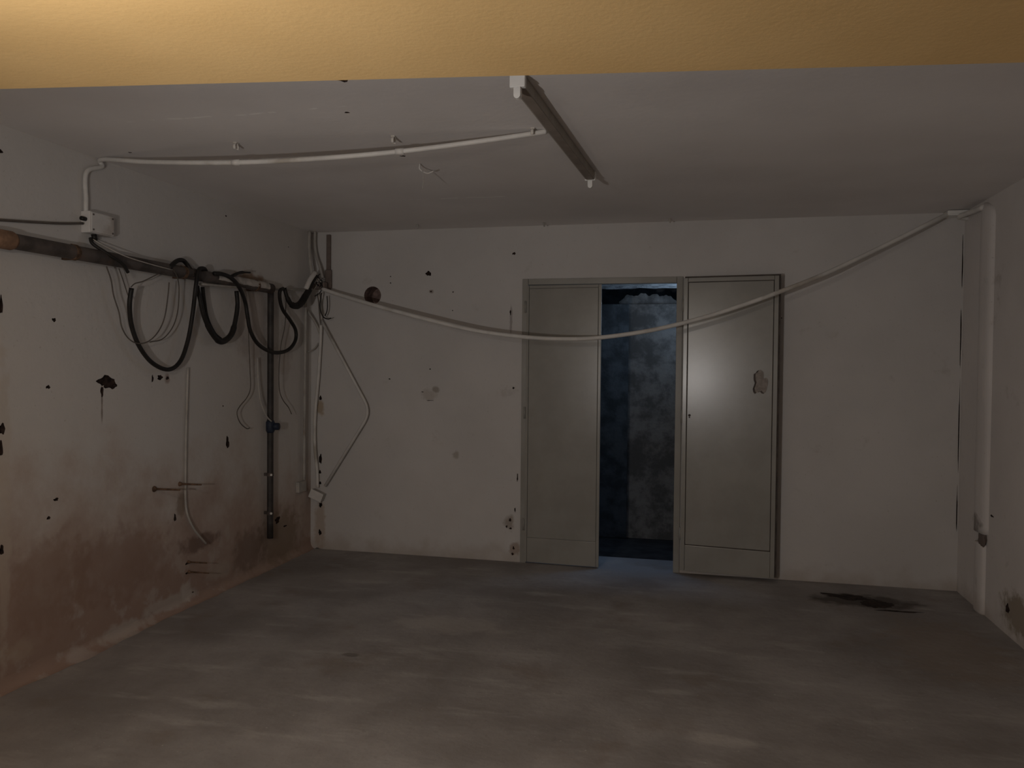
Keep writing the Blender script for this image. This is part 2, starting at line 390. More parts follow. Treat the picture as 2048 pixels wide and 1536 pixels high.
# pits
L_ = lambda s: s
left_pits = []
for (p, pu, pv, dp) in [
    ([(-3.063,3.646,1.399)][0], 0.075, 0.030, 0.02), ([(-3.063,3.679,1.377)][0], 0.05, 0.025, 0.02), ([(-3.063,3.613,1.344)][0], 0.012, 0.035, 0.01),
    ([(-3.063,4.078,1.412)][0], 0.026, 0.017, 0.015), ([(-3.063,4.013,1.407)][0], 0.009, 0.026, 0.012), ([(-3.063,4.146,1.408)][0], 0.018, 0.011, 0.006),
    ([(-3.063,3.292,1.702)][0], 0.014, 0.010, 0.03), ([(-3.063,3.254,1.376)][0], 0.014, 0.010, 0.03), ([(-3.063,3.300,0.824)][0], 0.017, 0.009, 0.03), ([(-3.063,3.254,0.741)][0], 0.014, 0.008, 0.03),
    ([(-3.063,4.765,0.970)][0], 0.022, 0.045, 0.012), ([(-3.063,4.713,1.216)][0], 0.007, 0.007, 0.008), ([(-3.063,2.989,1.752)][0], 0.012, 0.045, 0.02), ([(-3.063,2.991,1.193)][0], 0.018, 0.03, 0.02),
    ([(-3.063,2.985,1.105)][0], 0.010, 0.045, 0.02), ([(-3.063,2.985,0.645)][0], 0.014, 0.025, 0.02), ([(-3.063,2.978,0.027)][0], 0.05, 0.03, 0.02), ([(-3.063,2.993,2.439)][0], 0.012, 0.009, 0.02),
    ([(-3.063,4.331,0.261)][0], 0.02, 0.008, 0.015), ([(-3.063,4.336,0.201)][0], 0.022, 0.008, 0.015), ([(-3.063,5.572,2.388)][0], 0.008, 0.004, 0.01),
    ([(-3.063,4.745,2.472)][0], 0.012, 0.006, 0.006), ([(-3.063,5.419,0.328)][0], 0.04, 0.03, 0.008), ([(-3.063,5.531,0.261)][0], 0.03, 0.008, 0.006),
    ([(-3.063,4.391,0.049)][0], 0.02, 0.025, 0.01), ([(-3.063,4.215,0.567)][0], 0.012, 0.03, 0.006)]:
    left_pits.append((p, pu, pv, dp))
carve(wall_left, [merged(left_pits, EY, EZ, EX, M['brick'])])
back_pits = [
    ([(-2.068,5.945,2.212)][0], 0.026, 0.020, 0.02), ([(-1.385,5.945,2.352)][0], 0.014, 0.012, 0.01), ([(-1.409,5.945,1.905)][0], 0.006, 0.025, 0.008),
    ([(-1.380,5.945,1.330)][0], 0.009, 0.009, 0.02), ([(-2.050,5.945,1.468)][0], 0.006, 0.006, 0.02), ([(-1.342,5.945,0.648)][0], 0.006, 0.035, 0.01),
    ([(-1.359,5.945,0.398)][0], 0.006, 0.02, 0.01), ([(-1.393,5.945,0.254)][0], 0.011, 0.009, 0.012), ([(-1.424,5.945,0.267)][0], 0.008, 0.012, 0.008),
    ([(-1.397,5.945,0.319)][0], 0.012, 0.014, 0.006), ([(-1.368,5.945,0.105)][0], 0.009, 0.014, 0.012), ([(-1.375,5.945,0.059)][0], 0.011, 0.012, 0.012),
    ([(-2.980,5.945,1.225)][0], 0.014, 0.02, 0.02), ([(-2.978,5.945,0.731)][0], 0.014, 0.045, 0.025), ([(-2.982,5.945,0.625)][0], 0.010, 0.018, 0.02),
    ([(-2.981,5.945,0.536)][0], 0.013, 0.013, 0.02), ([(-2.976,5.945,0.357)][0], 0.016, 0.022, 0.03), ([(-2.980,5.945,0.133)][0], 0.015, 0.024, 0.03),
    ([(-3.001,5.945,-0.007)][0], 0.045, 0.014, 0.02), ([(0.531,5.945,1.154)][0], 0.005, 0.02, 0.008), ([(0.557,5.945,1.854)][0], 0.005, 0.005, 0.01),
    ([(-2.047,5.945,2.072)][0], 0.010, 0.007, 0.006), ([(-1.867,5.945,2.066)][0], 0.007, 0.006, 0.006), ([(-1.870,5.945,1.923)][0], 0.005, 0.005, 0.01),
    ([(-2.383,5.945,2.194)][0], 0.006, 0.005, 0.01), ([(-2.383,5.945,2.143)][0], 0.006, 0.006, 0.01), ([(-2.111,5.945,1.288)][0], 0.012, 0.004, 0.006), ([(-2.049,5.945,1.222)][0], 0.035, 0.003, 0.004),
    ([(-2.387,5.945,1.386)][0], 0.010, 0.006, 0.004), ((XR - 0.009, D, 2.22), 0.004, 0.20, 0.010), ((XR - 0.010, D, 1.72), 0.004, 0.25, 0.010), ((XR - 0.009, D, 1.10), 0.004, 0.30, 0.010), ((XR - 0.010, D, 0.55), 0.004, 0.18, 0.010),
]
hc = Vector([(-2.534,5.945,2.046)][0])
hole_bm = pit_bm(hc, EX, EZ, Vector((0, -1, 0)), 0.072, 0.072, 0.16, 5, 26, 0.0)
door_bm = bmesh.new(); bx(door_bm, DX0, DX1, D - 0.1, D + 0.3, -0.1, DZ)
carve(wall_back, [cutter(door_bm, M['wall_back']), cutter(hole_bm, M['hole']), merged(back_pits, EX, EZ, Vector((0, -1, 0)), M['brick'])])
carve(ceiling, [merged([([(-1.306,2.765,2.557)][0], 0.035, 0.035, 0.05), ([(-1.479,3.848,2.557)][0], 0.016, 0.014, 0.01), ([(-1.458,3.141,2.557)][0], 0.012, 0.012, 0.01), ([(-2.813,3.516,2.557)][0], 0.010, 0.010, 0.01)], EX, EY, Vector((0, 0, -1)), M['brick'])])
carve(wall_right, [merged([([(1.718,5.035,0.150)][0], 0.035, 0.03, 0.01), ([(1.718,5.313,0.626)][0], 0.03, 0.008, 0.005)], EY, EZ, Vector((-1, 0, 0)), M['brick'])])

# mortar cove thrown along the foot of the left wall
bm = bmesh.new(); rows = []
for i in range(121):
    yy = 2.2 + (D - 2.2) * i / 120
    hgt = 0.055 + 0.05 * noise.noise((yy * 1.7, 0, 0)) + 0.02 * noise.noise((yy * 7, 3, 0))
    wid = 0.05 + 0.04 * noise.noise((yy * 1.3, 5, 0)) + 0.02 * noise.noise((yy * 8, 8, 0))
    row = []
    for j in range(8):
        t = j / 7 * math.pi / 2
        row.append(bm.verts.new((XL + wid * (1 - math.cos(math.pi / 2 - t)) ** 1.0 * 1.0 if False else XL + wid * (1 - math.sin(t)) + 0.004 * noise.noise((yy * 14, j, 1)) + 0.0005,
                                 yy, hgt * (1 - math.cos(t)) + 0.0005)))
    rows.append(row)
# a concave sweep from the floor (j = 0) up the wall (j = 7)
for i in range(120):
    for j in range(7): bm.faces.new((rows[i][j], rows[i][j + 1], rows[i + 1][j + 1], rows[i + 1][j]))
cove = from_bm('mortar_cove', bm, M['wall_left'], wall_left, True)
cove['label'] = 'rough pale mortar fillet along the foot of the damp wall'

# ------------------------------------------------------------------ doorway frame, doors
frame = bpy.data.objects.new('trim_1', None); C.objects.link(frame); frame.location = (DX0, D, 0); struct(frame)
adopt(box('jamb', DX0, DX0 + 0.045, D - 0.012, D + 0.06, 0.0, DZ, M['door'], None, 0.003), frame)
adopt(box('jamb', DX1 - 0.045, DX1, D - 0.012, D + 0.06, 0.0, DZ, M['door'], None, 0.003), frame)
adopt(box('head', DX0 + 0.046, DX1 - 0.046, D - 0.010, D + 0.06, DZ - 0.045, DZ, M['door'], None, 0.003), frame)

def door_leaf(name, width, height, z0, M_, label, side):
    """leaf with its hinge edge at x = 0 running to +width, front face towards -y"""
    root = bpy.data.objects.new(name, None); C.objects.link(root); struct(root); root['label'] = label
    st, rail, th = (0.030 if side else 0.022), 0.185, 0.035
    def part(n, *a, mat=M['door'], bevel=0.003):
        o = box(n, *a, mat, root, bevel); return o
    part('back_sheet', 0.006, width + (0.012 if side else -0.006), 0.012, th, z0 + 0.006, z0 + height + (0.010 if side else -0.006), mat=M['doordark' if side else 'door'])  # flange on the open leaf; edge shadow put into its dark colour
    part('stile', 0, st, 0, 0.0115, z0, z0 + height)
    part('stile', width - st, width, 0, 0.0115, z0, z0 + height)
    part('top_rail', st + 0.001, width - st - 0.001, 0.0005, 0.0115, z0 + height - st, z0 + height)
    part('kick_rail', st + 0.001, width - st - 0.001, 0.0015, 0.0115, z0, z0 + rail)
    gp = 0.004 if side else 0.0025
    part('panel', st + gp, width - st - gp, 0.0025, 0.0118, z0 + rail + gp * 1.7, z0 + height - st - gp)
    return root
d1 = door_leaf('door_1', 0.575, 2.098, 0.009, None, 'closed grey painted metal door leaf left of the dark gap', 0)
d1.location = (DX0 + 0.030, D - 0.012, 0); d1.rotation_euler = (0, 0, R(-2.6))
for zz in (0.25, 1.1, 1.9):
    hb = bmesh.new(); sweep(hb, [Vector((-0.004, -0.004, zz)), Vector((-0.004, -0.004, zz + 0.09))], 0.008, 8); from_bm('hinge', hb, M['door'], d1, True)
d2 = door_leaf('door_2', 0.650, 2.112, 0.03, None, 'grey painted metal door leaf folded open against the wall right of the dark gap', 1)
d2.location = (DX1 + 0.006, D - 0.045, 0); d2.rotation_euler = (0, 0, R(-6.1))
for zz in (0.25, 1.1, 1.9):
    hb = bmesh.new(); sweep(hb, [Vector((-0.004, 0.006, zz)), Vector((-0.004, 0.006, zz + 0.09))], 0.008, 8); from_bm('hinge', hb, M['door'], d2, True)
# keyhole and the bared patch where the handle was
kb = bmesh.new(); sweep(kb, [Vector((0.052, 0.004, 1.155)), Vector((0.052, -0.003, 1.155))], 0.009, 12); sweep(kb, [Vector((0.052, 0.004, 1.140)), Vector((0.052, -0.0028, 1.140))], 0.005, 8)
from_bm('keyhole', kb, M['doordark'], d2)
def patch(name, cx, cz, pu, pv, y0, y1, seed, mat, parent):
    b = pit_bm(Vector((cx, 0, cz)), EX, EZ, Vector((0, -1, 0)), pu, pv, 0.0, seed, 26, 0.4)
    for v in b.verts: v.co.y = y0 if v.co.y < -0.001 else y1
    return from_bm(name, b, mat, parent)
pp = patch('peeled_paint', 0.530, 1.395, 0.044, 0.080, 0.0008, 0.004, 9, M['doordark'], d2); pp['label'] = 'dark bared patch of peeled paint on the door'
patch('primer_patch', 0.541, 1.400, 0.042, 0.078, 0.0, 0.003, 9, M['peel'], d2)

# ------------------------------------------------------------------ passage behind the doors
PY = 7.05
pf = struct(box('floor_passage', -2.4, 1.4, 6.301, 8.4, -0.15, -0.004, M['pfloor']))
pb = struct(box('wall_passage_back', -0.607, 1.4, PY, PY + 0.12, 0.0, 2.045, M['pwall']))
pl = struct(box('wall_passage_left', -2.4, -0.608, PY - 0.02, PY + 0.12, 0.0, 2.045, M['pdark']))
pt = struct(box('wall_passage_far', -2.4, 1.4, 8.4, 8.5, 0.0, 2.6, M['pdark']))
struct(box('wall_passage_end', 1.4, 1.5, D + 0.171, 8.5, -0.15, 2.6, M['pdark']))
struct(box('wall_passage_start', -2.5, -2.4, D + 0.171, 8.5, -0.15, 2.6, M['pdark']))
# ragged ceiling slab of the passage, and the ragged lintel above the low wall
bm = bmesh.new()
g = [[None] * 13 for _ in range(61)]
for i in range(61):
    for j in range(13):
        x_ = -2.4 + 3.8 * i / 60; y_ = 6.26 + (6.80 - 6.26) * j / 12
        z_ = 2.165 + 0.014 * noise.noise((x_ * 9, y_ * 9, 0)) + (0.02 * noise.noise((x_ * 16, 4, 0)) - 0.01 if j > 10 else 0)
        g[i][j] = (x_, y_ + (0.03 * noise.noise((x_ * 12, 9, 0)) if j > 10 else 0), z_)
vv = [[bm.verts.new(p) for p in r_] for r_ in g]
for i in range(60):
    for j in range(12): bm.faces.new((vv[i][j], vv[i][j + 1], vv[i + 1][j + 1], vv[i + 1][j]))
    a_, b_ = vv[i][12], vv[i + 1][12]
top = [bm.verts.new((p[12].co.x, p[12].co.y + 0.05, 2.6)) for p in vv]
for i in range(60): bm.faces.new((vv[i][12], top[i], top[i + 1], vv[i + 1][12]))
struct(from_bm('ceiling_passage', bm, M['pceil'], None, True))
# broken course of masonry left on top of the low wall
bm = bmesh.new(); n_ = 44; lo_f, lo_b, hi_f, hi_b = [], [], [], []
for i in range(n_ + 1):
    x_ = -0.70 + 0.50 * i / n_; e_ = min(1.0, i / 5, (n_ - i) / 5)
    h_ = (0.080 + 0.050 * noise.noise((x_ * 11, 0, 3)) + 0.022 * noise.noise((x_ * 31, 2, 0))) * (0.35 + 0.65 * e_)
    yo = 0.003 * noise.noise((x_ * 8, 7, 0))
    lo_f.append(bm.verts.new((x_, PY + 0.03 + yo, 2.0455))); lo_b.append(bm.verts.new((x_, PY + 0.11, 2.0455)))
    hi_f.append(bm.verts.new((x_, PY + 0.04 + yo, 2.0455 + h_))); hi_b.append(bm.verts.new((x_, PY + 0.10, 2.0455 + h_)))
for i in range(n_):
    for a_, b_ in ((lo_f, hi_f), (hi_f, hi_b), (hi_b, lo_b)): bm.faces.new((a_[i], a_[i + 1], b_[i + 1], b_[i]))
for i in (0, n_): bm.faces.new((lo_f[i], hi_f[i], hi_b[i], lo_b[i]))
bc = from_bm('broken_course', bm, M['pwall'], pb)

# ------------------------------------------------------------------ lamp housing on the ceiling
fx = thing('fluorescent_light', 'long bare fluorescent batten without tube on the ceiling', 'ceiling light', (-0.62, 3.6, H))
A0, A1 = Vector((-0.657, 2.845, H)), Vector((-0.592, 4.36, H))
dv = (A1 - A0); ln = dv.length; ang = math.atan2(dv.y, dv.x)
mt = Matrix.Translation(A0) @ Matrix.Rotation(ang, 4, 'Z')
adopt(box('housing', 0.022, ln - 0.022, -0.024, 0.024, -0.046, -0.001, M['enamel'], None, 0.004, mt), fx)
gc = adopt(box('underside_strip', 0.024, ln - 0.024, -0.023, 0.016, -0.0475, -0.0461, M['batten_base'], None, 0.0, mt), fx); gc['label'] = 'brown strip under the housing'  # brown strip laid along part of the housing's bottom face
for x0, x1, s in ((-0.002, 0.021, -1), (ln - 0.021, ln + 0.002, 1)):
    adopt(box('end_cap', x0, x1, -0.029, 0.029, -0.050, -0.001, M['lampwhite'], None, 0.004, mt), fx)
for x0 in (-0.004, ln - 0.020):
    bm = bmesh.new()
    prof = [(-0.0125, -0.0505), (0.0125, -0.0505), (0.0125, -0.078)] + [(0.0125 * math.cos(t), -0.078 - 0.0125 * math.sin(t)) for t in [math.pi * q / 8 for q in range(1, 8)]] + [(-0.0125, -0.078)]
    f0 = [bm.verts.new(mt @ Vector((x0, a_, b_))) for a_, b_ in prof]; f1 = [bm.verts.new(mt @ Vector((x0 + 0.024, a_, b_))) for a_, b_ in prof]
    bm.faces.new(f0); bm.faces.new(f1[::-1])
    for i in range(len(prof)): bm.faces.new((f0[i], f1[i], f1[(i + 1) % len(prof)], f0[(i + 1) % len(prof)]))
    adopt(from_bm('lampholder', bm, M['lampwhite']), fx)

# ------------------------------------------------------------------ conduit sagging under the ceiling, its clips
YC = 3.60
cc = thing('ceiling_conduit', 'white plastic conduit sagging below the ceiling from left wall to lamp', 'conduit', [(-3.043,3.480,2.244)][0])
pts = [(-3.045,3.483,2.240), (-3.045,3.483,2.321), (-3.045,3.487,2.461)] + [(XL + 0.022, 3.59, 2.515)] + [(-3.020,3.570,2.546), (-2.685,3.500,2.499), (-2.155,3.420,2.451), (-1.721,3.420,2.449), (-1.341,3.450,2.469), (-0.998,3.490,2.504), (-0.752,3.520,2.534), (-0.683,3.540,2.547)]
pts = [tuple(p) for p in pts]
cp = adopt(tube('tube', pts, 0.0115, M['pvc'], None, 8, 12), cc)
for p in ([(-2.155,3.420,2.451)][0], [(-1.341,3.450,2.469)][0]):
    bm = bmesh.new(); sweep(bm, [Vector(p) + Vector((-0.02, 0, 0)), Vector(p) + Vector((0.02, 0, 0))], 0.0145, 12)
    adopt(from_bm('coupling', bm, M['pvc'], None, True), cc)
def clip(px, label, ring_z=0.032, grp='ceiling conduit clips'):
    p = Vector(px); p.z = H
    root = thing('conduit_clip', label, 'clip', p, grp)
    bm = bmesh.new(); bx(bm, -0.009, 0.009, -0.010, 0.010, -0.006, 0.0); from_bm('base', bm, M['pvc'], root)
    bm = bmesh.new()
    for s in (-1, 1):
        path = [Vector((0, 0.004 * s, -0.006)), Vector((0, 0.014 * s, -0.014)), Vector((0, 0.016 * s, -0.026)), Vector((0, 0.012 * s, -ring_z))]
        sweep(bm, smooth_path(path, 3), 0.0045, 6, 1.6)
    from_bm('jaw', bm, M['pvc'], root, True)
clip([(-2.179,3.458,2.557)][0], 'small white empty clip on the ceiling, leftmost of the three above the sagging conduit')
clip([(-1.394,3.505,2.557)][0], 'small white empty clip on the ceiling, middle of the three above the sagging conduit')
clip([(-0.737,3.510,2.557)][0], 'small white clip holding the conduit end beside the fluorescent batten', 0.03)
# broken ceiling hook with a wire trailing from it
hk = thing('ceiling_hook', 'small bent hook on the ceiling right of the sagging conduit middle', 'hook', [(-1.446,4.008,2.557)][0])
hb = Vector([(-1.446,4.008,2.557)][0])
adopt(tube('hook', [hb, hb + Vector((0, 0, -0.03)), hb + Vector((0.03, 0.03, -0.045)), hb + Vector((0.06, 0.05, -0.03))], 0.004, M['pvc'], None, 4, 6), hk)
adopt(tube('wire', [hb + Vector((0.012, 0.008, -0.036)), hb + Vector((0.016, 0.010, -0.08)), hb + Vector((0.010, 0.012, -0.13))], 0.0022, M['pvc_dull'], None, 4, 6), hk)
# screw anchors left in the ceiling near the back wall
for i, (p, lb) in enumerate([([(-1.132,5.823,2.557)][0], 'tiny plug in the ceiling edge above the left door leaf'), ([(-0.221,5.826,2.557)][0], 'tiny plug in the ceiling edge above the right door leaf'), ([(-2.086,5.737,2.557)][0], 'tiny plug in the ceiling edge above the chipped plaster')]):
    p = Vector(p); p.z = H; p.y = min(p.y, D - 0.05)
    bm = bmesh.new(); sweep(bm, [p, p + Vector((0, 0, -0.012)), p + Vector((0.002, 0, -0.03))], [0.010, 0.007, 0.005], 8)
    tag(from_bm('wall_plug', bm, M['pvc_dull'], None, True), lb, 'plug', 'plugs along the ceiling edge')

# ------------------------------------------------------------------ junction box on the left wall
jb = thing('junction_box', 'white square junction box on the left wall below the ceiling conduit', 'junction box', [(-3.063,3.559,2.208)][0])
jc = Vector([(-3.063,3.551,2.209)][0])
adopt(box('box', XL, XL + 0.055, jc.y - 0.085, jc.y + 0.085, jc.z - 0.055, jc.z + 0.055, M['boxp'], None, 0.006), jb)
adopt(box('lid', XL + 0.0555, XL + 0.062, jc.y - 0.080, jc.y + 0.080, jc.z - 0.050, jc.z + 0.050, M['boxp'], None, 0.004), jb)
for dy, dz in ((-0.068, 0.038), (0.068, 0.038), (-0.068, -0.038), (0.068, -0.038)):
    bm = bmesh.new(); sweep(bm, [Vector((XL + 0.060, jc.y + dy, jc.z + dz)), Vector((XL + 0.0645, jc.y + dy, jc.z + dz))], 0.005, 8); adopt(from_bm('screw', bm, M['wire']), jb)
bm = bmesh.new(); sweep(bm, [Vector((XL + 0.03, jc.y - 0.0855, jc.z + 0.012)), Vector((XL + 0.03, jc.y - 0.115, jc.z + 0.012))], 0.011, 10); adopt(from_bm('gland', bm, M['black'], None, True), jb)
bm = bmesh.new(); sweep(bm, [Vector((XL + 0.03, jc.y - 0.03, jc.z - 0.0555)), Vector((XL + 0.03, jc.y - 0.02, jc.z - 0.085))], 0.013, 10); adopt(from_bm('gland', bm, M['black'], None, True), jb)

# feed wire to the left, black leads to the right
tag(tube('feed_wire', [(-3.033,3.448,2.196), (-3.038,3.305,2.171), (-3.043,3.131,2.148), (-3.043,2.889,2.118)], 0.006, M['wire'], None, 5, 8), 'thin grey wire entering the left wall junction box from the left', 'wire')
tag(tube('lead_cable', [(-3.033,3.499,2.131), (-3.018,3.499,2.100), (-2.973,3.548,2.057), (-2.943,3.621,2.012), (-2.943,3.662,1.973)], 0.009, M['black'], None, 6, 8), 'black lead dropping from the left wall junction box over the iron pipe', 'cable')
tag(tube('lead_cable', [(-3.033,3.516,2.128), (-3.003,3.548,2.102), (-2.953,3.652,2.058), (-2.948,3.842,2.040), (-2.953,4.042,2.031)], 0.0028, M['wirew'], None, 6, 8), 'thin pale lead running from the left wall junction box along the iron pipe', 'cable')

# ------------------------------------------------------------------ iron pipe along the left wall
ip = thing('iron_pipe', 'thick dark iron pipe running level along the left wall', 'pipe', (XL + 0.06, 4.0, 2.04))
p0, p1 = Vector((XL + 0.06, 2.93, 2.037)), Vector((XL + 0.06, 5.215, 2.037))
bm = bmesh.new(); sweep(bm, [p0.lerp(p1, i / 20) for i in range(21)], 0.036, 18); adopt(from_bm('pipe', bm, M['iron'], None, True), ip)
bm = bmesh.new(); sweep(bm, [p0 + Vector((0, -0.05, 0)), p0 + Vector((0, -0.035, 0)), p0 + Vector((0, 0.05, 0)), p0 + Vector((0, 0.065, 0))], [0.030, 0.043, 0.043, 0.037], 18); adopt(from_bm('plug', bm, M['tan'], None, True), ip)
for yy in (3.35, 4.20, 5.0):
    bm = bmesh.new(); sweep(bm, [Vector((XL + 0.06, yy - 0.012, 2.037)), Vector((XL + 0.06, yy + 0.012, 2.037))], 0.040, 18)
    bx(bm, XL, XL + 0.045, yy - 0.010, yy + 0.010, 2.000, 2.012); adopt(from_bm('bracket', bm, M['rust'], None), ip)
# flaking pale lagging on the last stretch
bm = bmesh.new(); rows = []
for i in range(31):
    yy = 4.52 + 0.62 * i / 30; row = []
    for j in range(9):
        t = R(-20 + 120 * j / 8) ; rr = 0.0395 + 0.004 * noise.noise((yy * 22, j * 0.9, 0))
        if j in (0, 8): rr = 0.0355
        row.append(bm.verts.new((XL + 0.06 + rr * math.cos(t + 0.06 * noise.noise((yy * 15, j, 0))), yy, 2.037 + rr * math.sin(t + 0.12 * noise.noise((yy * 18, 2, 0))))))
    rows.append(row)
for i in range(30):
    for j in range(8): bm.faces.new((rows[i][j], rows[i][j + 1], rows[i + 1][j + 1], rows[i + 1][j]))
lg = adopt(from_bm('lagging', bm, M['plaster_lump'], None, True), ip); lg['label'] = 'flaking pale lagging on top of the pipe'
# pale conduit from the pipe end to the corner
tag(tube('wall_conduit', [(-2.988,4.353,1.983), (-2.991,4.737,2.002), (-3.003,5.200,2.033), (-3.013,5.660,2.069), (-3.013,5.857,2.084)], 0.008, M['pvc_dull'], None, 5, 8), 'thin pale conduit running level below the iron pipe into the corner', 'conduit')

# ------------------------------------------------------------------ dark standpipe down the left wall
sp = thing('standpipe', 'dark vertical iron pipe on the left wall near the corner', 'pipe', [(-3.018,5.241,0.236)][0])
t0, t1 = Vector([(-3.018,5.253,2.031)][0]), Vector([(-3.018,5.241,0.232)][0]); t0.y = t1.y = 5.235
bm = bmesh.new(); sweep(bm, [t0.lerp(t1, i / 16) for i in range(17)], 0.0225, 14); adopt(from_bm('pipe', bm, M['irondark'], None, True), sp)
for py, n_ in ((948, 0), (1025, 1)):
    q = t0.lerp(t1, (py - 580) / (1076 - 580))
    bm = bmesh.new(); sweep(bm, [q + Vector((0, 0, -0.012)), q + Vector((0, 0, 0.012))], 0.0245, 14); bx(bm, XL, q.x - 0.01, q.y - 0.010, q.y + 0.010, q.z - 0.010, q.z + 0.010); adopt(from_bm('clamp', bm, M['iron'], None), sp)
    bm = bmesh.new(); sweep(bm, [q + Vector((0.016, -0.016, 0)), q + Vector((0.022, -0.024, 0))], 0.008, 8); adopt(from_bm('screw', bm, M['bright'], None), sp)
q = t0.lerp(t1, (852 - 580) / 496)
bm = bmesh.new(); sweep(bm, [q + Vector((0.0, 0.0, -0.045)), q + Vector((0, 0, -0.03)), q + Vector((0, 0, 0.03)), q + Vector((0, 0, 0.045))], [0.024, 0.031, 0.031, 0.024], 12)
sweep(bm, [q + Vector((0.01, 0.01, 0.0)), q + Vector((0.06, 0.015, 0.0))], 0.026, 10); bv = adopt(from_bm('valve', bm, M['blue'], None, True), sp); bv['label'] = 'dark blue plastic valve on the pipe'
tag(tube('drain_hose', [(-3.033,5.085,1.541), (-3.023,5.082,1.348), (-3.013,5.099,1.224), (-3.003,5.156,1.125), (-2.993,5.207,1.083)], 0.0055, M['pvc_dull'], None, 6, 8), 'thin pale hose curving into the blue valve of the standpipe', 'hose')

# ------------------------------------------------------------------ black cables looped over the pipe
tag(tube('power_cable', [(-2.963,3.714,1.896), (-2.979,3.718,1.801), (-3.001,3.765,1.688), (-3.001,3.828,1.581), (-3.001,3.932,1.496), (-3.001,4.071,1.459), (-3.001,4.181,1.510), (-3.001,4.253,1.637), (-2.990,4.281,1.789), (-2.955,4.260,1.937), (-2.953,4.277,2.029), (-2.963,4.311,2.069), (-2.988,4.393,2.082), (-3.003,4.436,2.072)], 0.0125, M['black'], None, 6, 10),
    'black cable hanging in the widest loop, leftmost below the iron pipe', 'cable')
tag(tube('power_cable', [(-2.973,4.047,2.043), (-2.978,4.081,2.071), (-2.993,4.147,2.100), (-3.003,4.208,2.108), (-3.003,4.246,2.089), (-2.988,4.264,2.055), (-2.973,4.276,2.020)], 0.013, M['black'], None, 6, 10),
    'short black cable arched over the top of the iron pipe', 'cable')
tag(tube('power_cable', [(-2.983,4.316,1.967), (-2.983,4.346,1.890), (-2.983,4.386,1.789), (-2.983,4.449,1.706), (-2.983,4.529,1.646), (-2.983,4.600,1.642), (-2.983,4.685,1.690), (-2.983,4.731,1.784), (-2.983,4.754,1.885), (-2.983,4.742,1.976)], [0.013, 0.014, 0.017, 0.020, 0.019, 0.015, 0.014], M['black'], None, 6, 12),
    'thick black cable in the short loop, middle of three below the iron pipe', 'cable')
tag(tube('power_cable', [(-3.015,4.418,1.971), (-3.015,4.433,1.892), (-3.015,4.465,1.782), (-3.015,4.539,1.691), (-3.015,4.621,1.649)], 0.012, M['black'], None, 6, 10),
    'second black cable lying against the thick middle loop', 'cable')
tag(tube('power_cable', [(-2.963,4.460,2.059), (-2.958,4.539,2.064), (-2.953,4.631,2.049), (-2.948,4.716,1.999), (-2.978,4.836,1.914), (-2.978,4.867,1.819), (-2.978,4.904,1.719), (-2.978,4.999,1.634), (-2.978,5.159,1.585), (-2.978,5.312,1.581), (-2.978,5.444,1.613), (-2.978,5.527,1.679), (-2.978,5.527,1.755), (-2.978,5.443,1.825), (-2.978,5.339,1.892), (-2.978,5.296,1.962), (-2.963,5.269,2.025), (-2.973,5.330,2.048)], 0.0135, M['black'], None, 6, 10),
    'black cable in the twisting loop, rightmost below the iron pipe', 'cable')
tag(tube('power_cable', [(-2.973,4.651,2.051), (-2.978,4.705,2.077), (-2.988,4.803,2.105), (-3.003,4.938,2.120)], [0.012, 0.011, 0.010, 0.006], M['black'], None, 5, 10),
    'black cable stub poking right above the iron pipe', 'cable')
tag(tube('power_cable', [(-2.983,5.369,2.056), (-2.973,5.388,1.992), (-2.963,5.430,1.943), (-2.953,5.487,1.932), (-2.943,5.545,1.959), (-2.933,5.597,2.017), (-2.923,5.633,2.065), (-2.913,5.670,2.119), (-2.913,5.744,2.185)], [0.014, 0.018, 0.024, 0.026, 0.026, 0.024, 0.014, 0.010], M['black'], None, 6, 12),
    'thick black cable in a small hook shape beside the corner', 'cable')
# pale sleeve leaning in the corner
tag(tube('cable_sleeve', [(-2.933,5.604,2.070), (-2.923,5.649,2.144), (-2.913,5.711,2.208)], 0.019, M['pvc'], None, 5, 10), 'short pale sleeve leaning above the black hook cable', 'sleeve')

